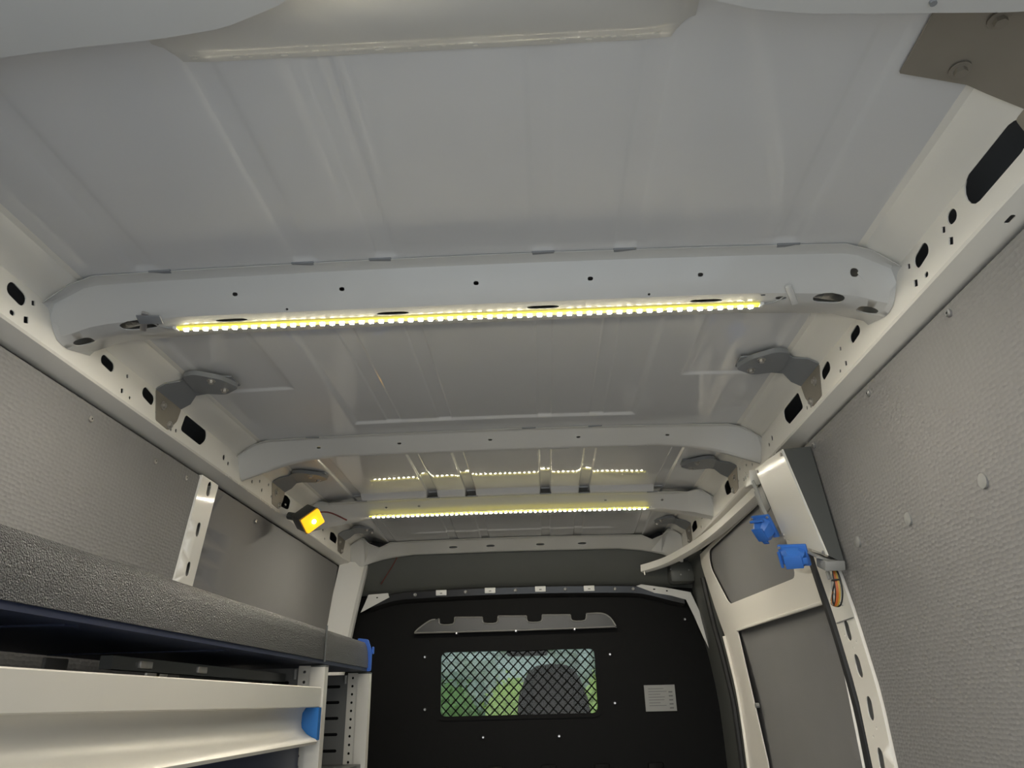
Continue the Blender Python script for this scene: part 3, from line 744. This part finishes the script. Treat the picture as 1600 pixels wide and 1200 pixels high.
for dy in (-.018, .006, .026):
    bm = bmesh.new(); add_cyl(bm, (.7535, 2.20+dy, .612), (.750, 2.20+dy, .612), .005, 8); bmobj('terminal', bm, ZINC, jb)
for k in range(3):
    tube('cable', [(.760, 2.175-.008*k, .59), (.764, 2.155-.007*k, .55), (.768, 2.14-.007*k, .50), (.775, 2.13-.006*k, .47)], .003, GREYW, jb, 6, 4)
tag(box('grey_cover_plate', (.795, 2.215, .545), (.006, .085, .085), GREYP, None, Matrix.Rotation(-.12, 3, 'X') @ Matrix.Rotation(-.15, 3, 'Y'), .003), 'small square grey plate left of the electrical box above the upper socket', 'plate')
wb = thing('wire_bundle', 'loop of orange, yellow and black wires hanging below the electrical box', 'wire')
for k, (m, dx) in enumerate(((ORANGE, 0), (YELLOW, .0035), (RUBBER, .007), (ORANGE, .0015), (RUBBER, -.002))):
    tube('wire', [(.848, 1.905, .300), (.846+dx, 1.90-dx, .275), (.846+dx, 1.902-dx*2, .235-dx*.5), (.842+dx, 1.915-dx, .205-dx*.6), (.842, 1.935+dx, .208), (.850, 1.945, .235), (.862, 1.95, .262)], .0022, m, wb, 6, 6)
box('wire_tie', (.846, 1.898, .26), (.018, .014, .004), RUBBER, wb, None, .001)
tube('short_wire', [(.862, 1.95, .285), (.860, 1.965, .262), (.862, 1.972, .24), (.872, 1.955, .205)], .002, GREYW, wb, 6, 5)
bm = bmesh.new(); add_cyl(bm, (.857, 1.972, .292), (.858, 1.968, .272), .005, 8); bmobj('wire_plug', bm, GREYW, wb)

# ------------------------------------------------------------------ racking on the left
XS = -.45
def profile_x(name, prof, ya, yb, m, par, closed=True, angle=30):
    n_ = len(prof); v = [(x, y, z) for y in (ya, yb) for x, z in prof]
    f = [(i, (i+1) % n_, n_+(i+1) % n_, n_+i) for i in range(n_ if closed else n_-1)]
    if closed: f += [tuple(range(n_))[::-1], tuple(range(n_, 2*n_))]
    bm = bmesh.new(); bv = [bm.verts.new(p) for p in v]
    for q in f: bm.faces.new([bv[i] for i in q])
    return bmobj(name, bm, m, par, angle)
tray = thing('shelf_tray', 'long dark grey textured tray on top of the left racking with blue end', 'shelf')
pf = [(XS+.0, .113), (XS, .135), (XS-.003, .165), (XS-.008, .182), (XS-.014, .1915), (XS-.022, .194), (XS-.022, .190), (XS-.017, .180), (XS-.010, .16), (XS-.008, .135), (XS-.008, .113)]
profile_x('front_wall', pf, .10, 2.02, TRAY, tray)
profile_x('front_wall', [(x-.0015, z+.0005) for x, z in pf], 2.026, 2.548, TRAY, tray)
profile_x('tray_floor', [(XS-.004, .104), (XS-.004, .113), (-.84, .113), (-.84, .104)], .10, 2.548, NAVY, tray)
profile_x('back_wall', [(-.834, .113), (-.834, .17), (-.84, .17), (-.84, .113)], .10, 2.548, NAVY, tray)
for y in (.45, .95, 1.45):
    profile_x('floor_rib', [(XS-.03, .1015), (XS-.03, .104), (-.82, .104), (-.82, .1015)], y, y+.03, NAVY, tray)
bm = bmesh.new(); add_cyl(bm, (XS+.001, 2.023, .108), (XS+.001, 2.023, .198), .0028, 6); bmobj('joint_strip', bm, DKGREY, tray)
plate('end_cap', rpoly([(XS+.008, .104), (XS+.008, .165), (XS-.006, .202), (XS-.04, .206), (XS-.04, .17), (-.83, .165), (-.845, .104)], .006, 3), [], lambda x, z: (x, 2.548, z), -.010, BLUE, tray)
box('cap_clip', (XS+.009, 2.556, .168), (.006, .014, .022), BLUE, tray, None, .002)
rack = thing('shelf_rack', 'aluminium racking uprights with perforated side panels along the left wall', 'rack')
def post(y, top, nm='post'):
    prof = [(XS+.004, -.012), (XS+.004, .020), (XS-.004, .022), (XS-.006, .014), (XS-.020, .014), (XS-.020, .006), (XS-.034, .006), (XS-.034, -.012)]
    n_ = len(prof); v = [(x, y+d, z) for z in (-1.15, top) for x, d in prof]
    f = [(i, (i+1) % n_, n_+(i+1) % n_, n_+i) for i in range(n_)]
    bm = bmesh.new(); bv = [bm.verts.new(p) for p in v]
    for q in f: bm.faces.new([bv[i] for i in q])
    for q in (range(n_), range(n_, 2*n_)): bm.faces.new([bv[i] for i in q])
    ob = bmobj('post', bm, ALU, rack)
    box('post_cap', (XS-.014, y+.003, top+.002), (.038, .034, .004), DKGREY, ob, None, .001)
    return ob
post(2.035, .0965); post(2.555, .0965); post(.06, .0965)
for y in (2.035, 2.555):      # perforated flange behind each post, and slotted side panel
    hs = [slot(XS-.052, z, .006, .008) for z in frange(-.50, .085, .0245)]
    plate('hole_strip', [(XS-.068, -1.1), (XS-.034, -1.1), (XS-.034, .10), (XS-.068, .10)], hs, lambda x, z: (x, y-.002, z), .002, ALU, rack)
    hs = [slot(x, z, .045, .009) for z in frange(-.50, .06, .047) for x in (XS-.115, XS-.185, XS-.255, XS-.325)]
    plate('side_panel', [(XS-.385, -1.1), (XS-.068, -1.1), (XS-.068, .095), (XS-.385, .095)], hs, lambda x, z: (x, y+.004, z), .0015, mat('rack_grey', (.10, .10, .095), .5), rack)
    box('dark_backing', (XS-.226, y+.014, -.5), (.31, .003, 1.18), BLACK, rack)  # black sheet added behind the slots so they read as shade
    bm = bmesh.new(); add_cyl(bm, (XS-.075, y-.006, .092), (XS-.075, y-.006, .068), .004, 8); bmobj('bolt', bm, GREYP, rack)
profile_x('cross_tube', [(XS-.10, .062), (XS-.10, .082), (XS-.12, .082), (XS-.12, .062)], 1.2, 2.03, DKGREY, rack)
for y in (1.30, 1.52): box('tube_clip', (XS-.098, y, .072), (.006, .04, .012), ZINC, rack, None, .001)
box('lower_shelf', (XS-.20, 2.295, -.17), (.38, .50, .012), DKGREY, rack)
box('hanger_bracket', (-.80, 1.45, .064), (.008, .07, .065), GREYP, rack, None, .002)
cab = thing('drawer_cabinet', 'wide aluminium drawer front with scooped grip in the left racking', 'cabinet')
profile_x('top_rail', [(XS, .0455), (XS, .002), (XS-.004, .0), (XS-.03, .0), (XS-.03, .046), (XS-.002, .0475)], .10, 2.016, ALU, cab)
profile_x('grip_scoop', [(XS-.026, .0), (XS-.034, -.012), (XS-.036, -.028), (XS-.033, -.045), (XS-.022, -.0585), (XS-.008, -.066), (XS+.004, -.071), (XS+.008, -.076), (XS+.006, -.082), (XS-.002, -.083), (XS-.04, -.083), (XS-.05, .0)], .10, 1.985, ALU, cab, True, 40)
plate('end_piece', [(XS-.036, .0), (XS-.036, -.045), (XS-.02, -.06), (XS+.005, -.074), (XS+.005, .0)], [], lambda x, z: (x, 2.012, z), -.022, BLUE2, cab)
profile_x('lower_front', [(XS-.045, -.083), (XS-.045, -.60), (XS-.06, -.60), (XS-.06, -.083)], .10, 2.016, NAVY, cab)
profile_x('carcass_top', [(XS-.03, .020), (XS-.03, .026), (-.83, .026), (-.83, .020)], .10, 2.016, DKGREY, cab)

# ------------------------------------------------------------------ cab and outside
def loft(name, rings, m, par=None, angle=60):
    bm = bmesh.new(); R = [[bm.verts.new(p) for p in r] for r in rings]; n_ = len(R[0])
    for a, b in zip(R, R[1:]):
        for i in range(n_): bm.faces.new((a[i], a[(i+1) % n_], b[(i+1) % n_], b[i]))
    bm.faces.new(R[0]); bm.faces.new(R[-1]); return bmobj(name, bm, m, par, angle)
seat = thing('front_seat', 'dark cab seat back with headrest seen through the barred window', 'seat')
def sring(y, k, x0=.155):
    out = []
    for x, z in ((-.195, -.12), (-.18, .02), (-.15, .10), (-.125, .15), (-.08, .178), (0, .186), (.08, .178), (.125, .15), (.15, .10), (.18, .02), (.205, -.12)):
        out.append((x0+x*k, y, z*k if z > 0 else z))
    return out
loft('headrest', [sring(4.19, .92), sring(4.205, 1), sring(4.27, 1), sring(4.29, .92)], FABRIC, seat)
plate('insert', rpoly([(.045, -.11), (.27, -.11), (.25, .11), (.225, .14), (.085, .14), (.06, .11)], .02), [], lambda x, z: (x, 4.186, z), .004, FABR2, seat)
loft('backrest', [[(.155+sx*w_, y, z) for sx, y in ((-1, 4.15), (1, 4.15), (1, 4.31), (-1, 4.31))] for z, w_ in ((-.95, .24), (-.5, .27), (-.12, .22))], FABRIC, seat)
mir = thing('rear_mirror', 'dark mirror unit hanging above the headrest beyond the window', 'mirror')
box('mirror_housing', (.01, 5.0, .305), (.26, .04, .07), FABRIC, mir, None, .015)
bm = bmesh.new(); add_cyl(bm, (.01, 5.0, .33), (.01, 5.05, .62), .012, 8); bmobj('stalk', bm, FABRIC, mir)
cabr = struct(thing('trim_1', 'dark cab roof, sides and dashboard', 'trim')); del cabr['category']
box('cab_roof', (0, 4.6, .64), (2.0, 1.5, .03), FABRIC, cabr)
box('cab_side', (-1.02, 4.6, -.2), (.03, 1.5, 1.65), FABRIC, cabr)
box('cab_side', (1.02, 4.6, -.2), (.03, 1.5, 1.65), FABRIC, cabr)
box('dashboard', (0, 5.35, -.55), (1.9, .45, .30), FABRIC, cabr, None, .05)
box('cab_floor', (0, 4.6, -1.02), (2.0, 1.6, .04), FABRIC, cabr)
plate('windscreen', rpoly([(-.92, -.42), (.92, -.42), (.82, .60), (-.82, .60)], .05), [], lambda x, z: (x, 5.62-(z+.42)*.45, z), .005, GLASS, cabr)
gr = struct(grid_obj('ground', frange(-40, 40, 8), frange(-30, 60, 9), lambda x, y: (x, y, -1.75), TARMAC), 'tarmac ground outside')
lawn = struct(grid_obj('lawn', frange(-30, 30, 3), frange(8, 50, 3), lambda x, y: (x, y, -1.72+.012*(y-8)), GRASS), 'grass ahead of the van')
from mathutils import noise
def foliage(name, c, r, m, label, grp, n_=1400, leaf=.06):
    t = thing(name, label, 'bush' if 'bush' in name else 'tree', grp, c)
    bm = bmesh.new(); bmesh.ops.create_icosphere(bm, subdivisions=4, radius=1)
    for v in bm.verts:
        k = 1+.28*noise.noise(v.co*2.3+Vector(c))+.12*noise.noise(v.co*6+Vector(c)); v.co = Vector((v.co.x*r[0]*k, v.co.y*r[1]*k, v.co.z*r[2]*k))
    core = [v.co.copy() for v in bm.verts]; bmobj('crown', bm, m, t)
    v = []; f = []
    for i in range(n_):
        p = random.choice(core)*random.uniform(.97, 1.1); a = Vector([random.gauss(0, 1) for _ in range(3)]).normalized()*leaf; b = a.orthogonal().normalized()*leaf*.5
        k = len(v); v += [p-a, p+b, p+a, p-b]; f.append((k, k+1, k+2, k+3))
    o_ = pydata('leaves', v, f, m, t, 0); o_['kind'] = 'stuff'
    if 'tree' in name:
        bm = bmesh.new(); add_cyl(bm, (0, 0, -c[2]-1.7), (0, 0, 0), .22, 10, .12); bmobj('trunk', bm, mat('bark', (.06, .05, .04), .9), t)
    return t
G = 'greenery ahead of the van'
foliage('leafy_bush', (-1.75, 13.5, -.95), (.80, .7, 1.15), LEAF, 'green bush at the left of the barred window view', G)
foliage('leafy_bush', (-.45, 15.5, -1.05), (.70, .7, 1.35), LEAF2, 'paler bush just left of the seat through the window', G)
foliage('leafy_bush', (.42, 17.5, -.95), (.55, .6, 1.25), LEAF, 'bush hidden mostly behind the headrest', G)
foliage('leafy_bush', (1.05, 12.5, -.75), (.48, .5, 1.08), LEAF2, 'yellow-green bush right of the headrest through the window', G)
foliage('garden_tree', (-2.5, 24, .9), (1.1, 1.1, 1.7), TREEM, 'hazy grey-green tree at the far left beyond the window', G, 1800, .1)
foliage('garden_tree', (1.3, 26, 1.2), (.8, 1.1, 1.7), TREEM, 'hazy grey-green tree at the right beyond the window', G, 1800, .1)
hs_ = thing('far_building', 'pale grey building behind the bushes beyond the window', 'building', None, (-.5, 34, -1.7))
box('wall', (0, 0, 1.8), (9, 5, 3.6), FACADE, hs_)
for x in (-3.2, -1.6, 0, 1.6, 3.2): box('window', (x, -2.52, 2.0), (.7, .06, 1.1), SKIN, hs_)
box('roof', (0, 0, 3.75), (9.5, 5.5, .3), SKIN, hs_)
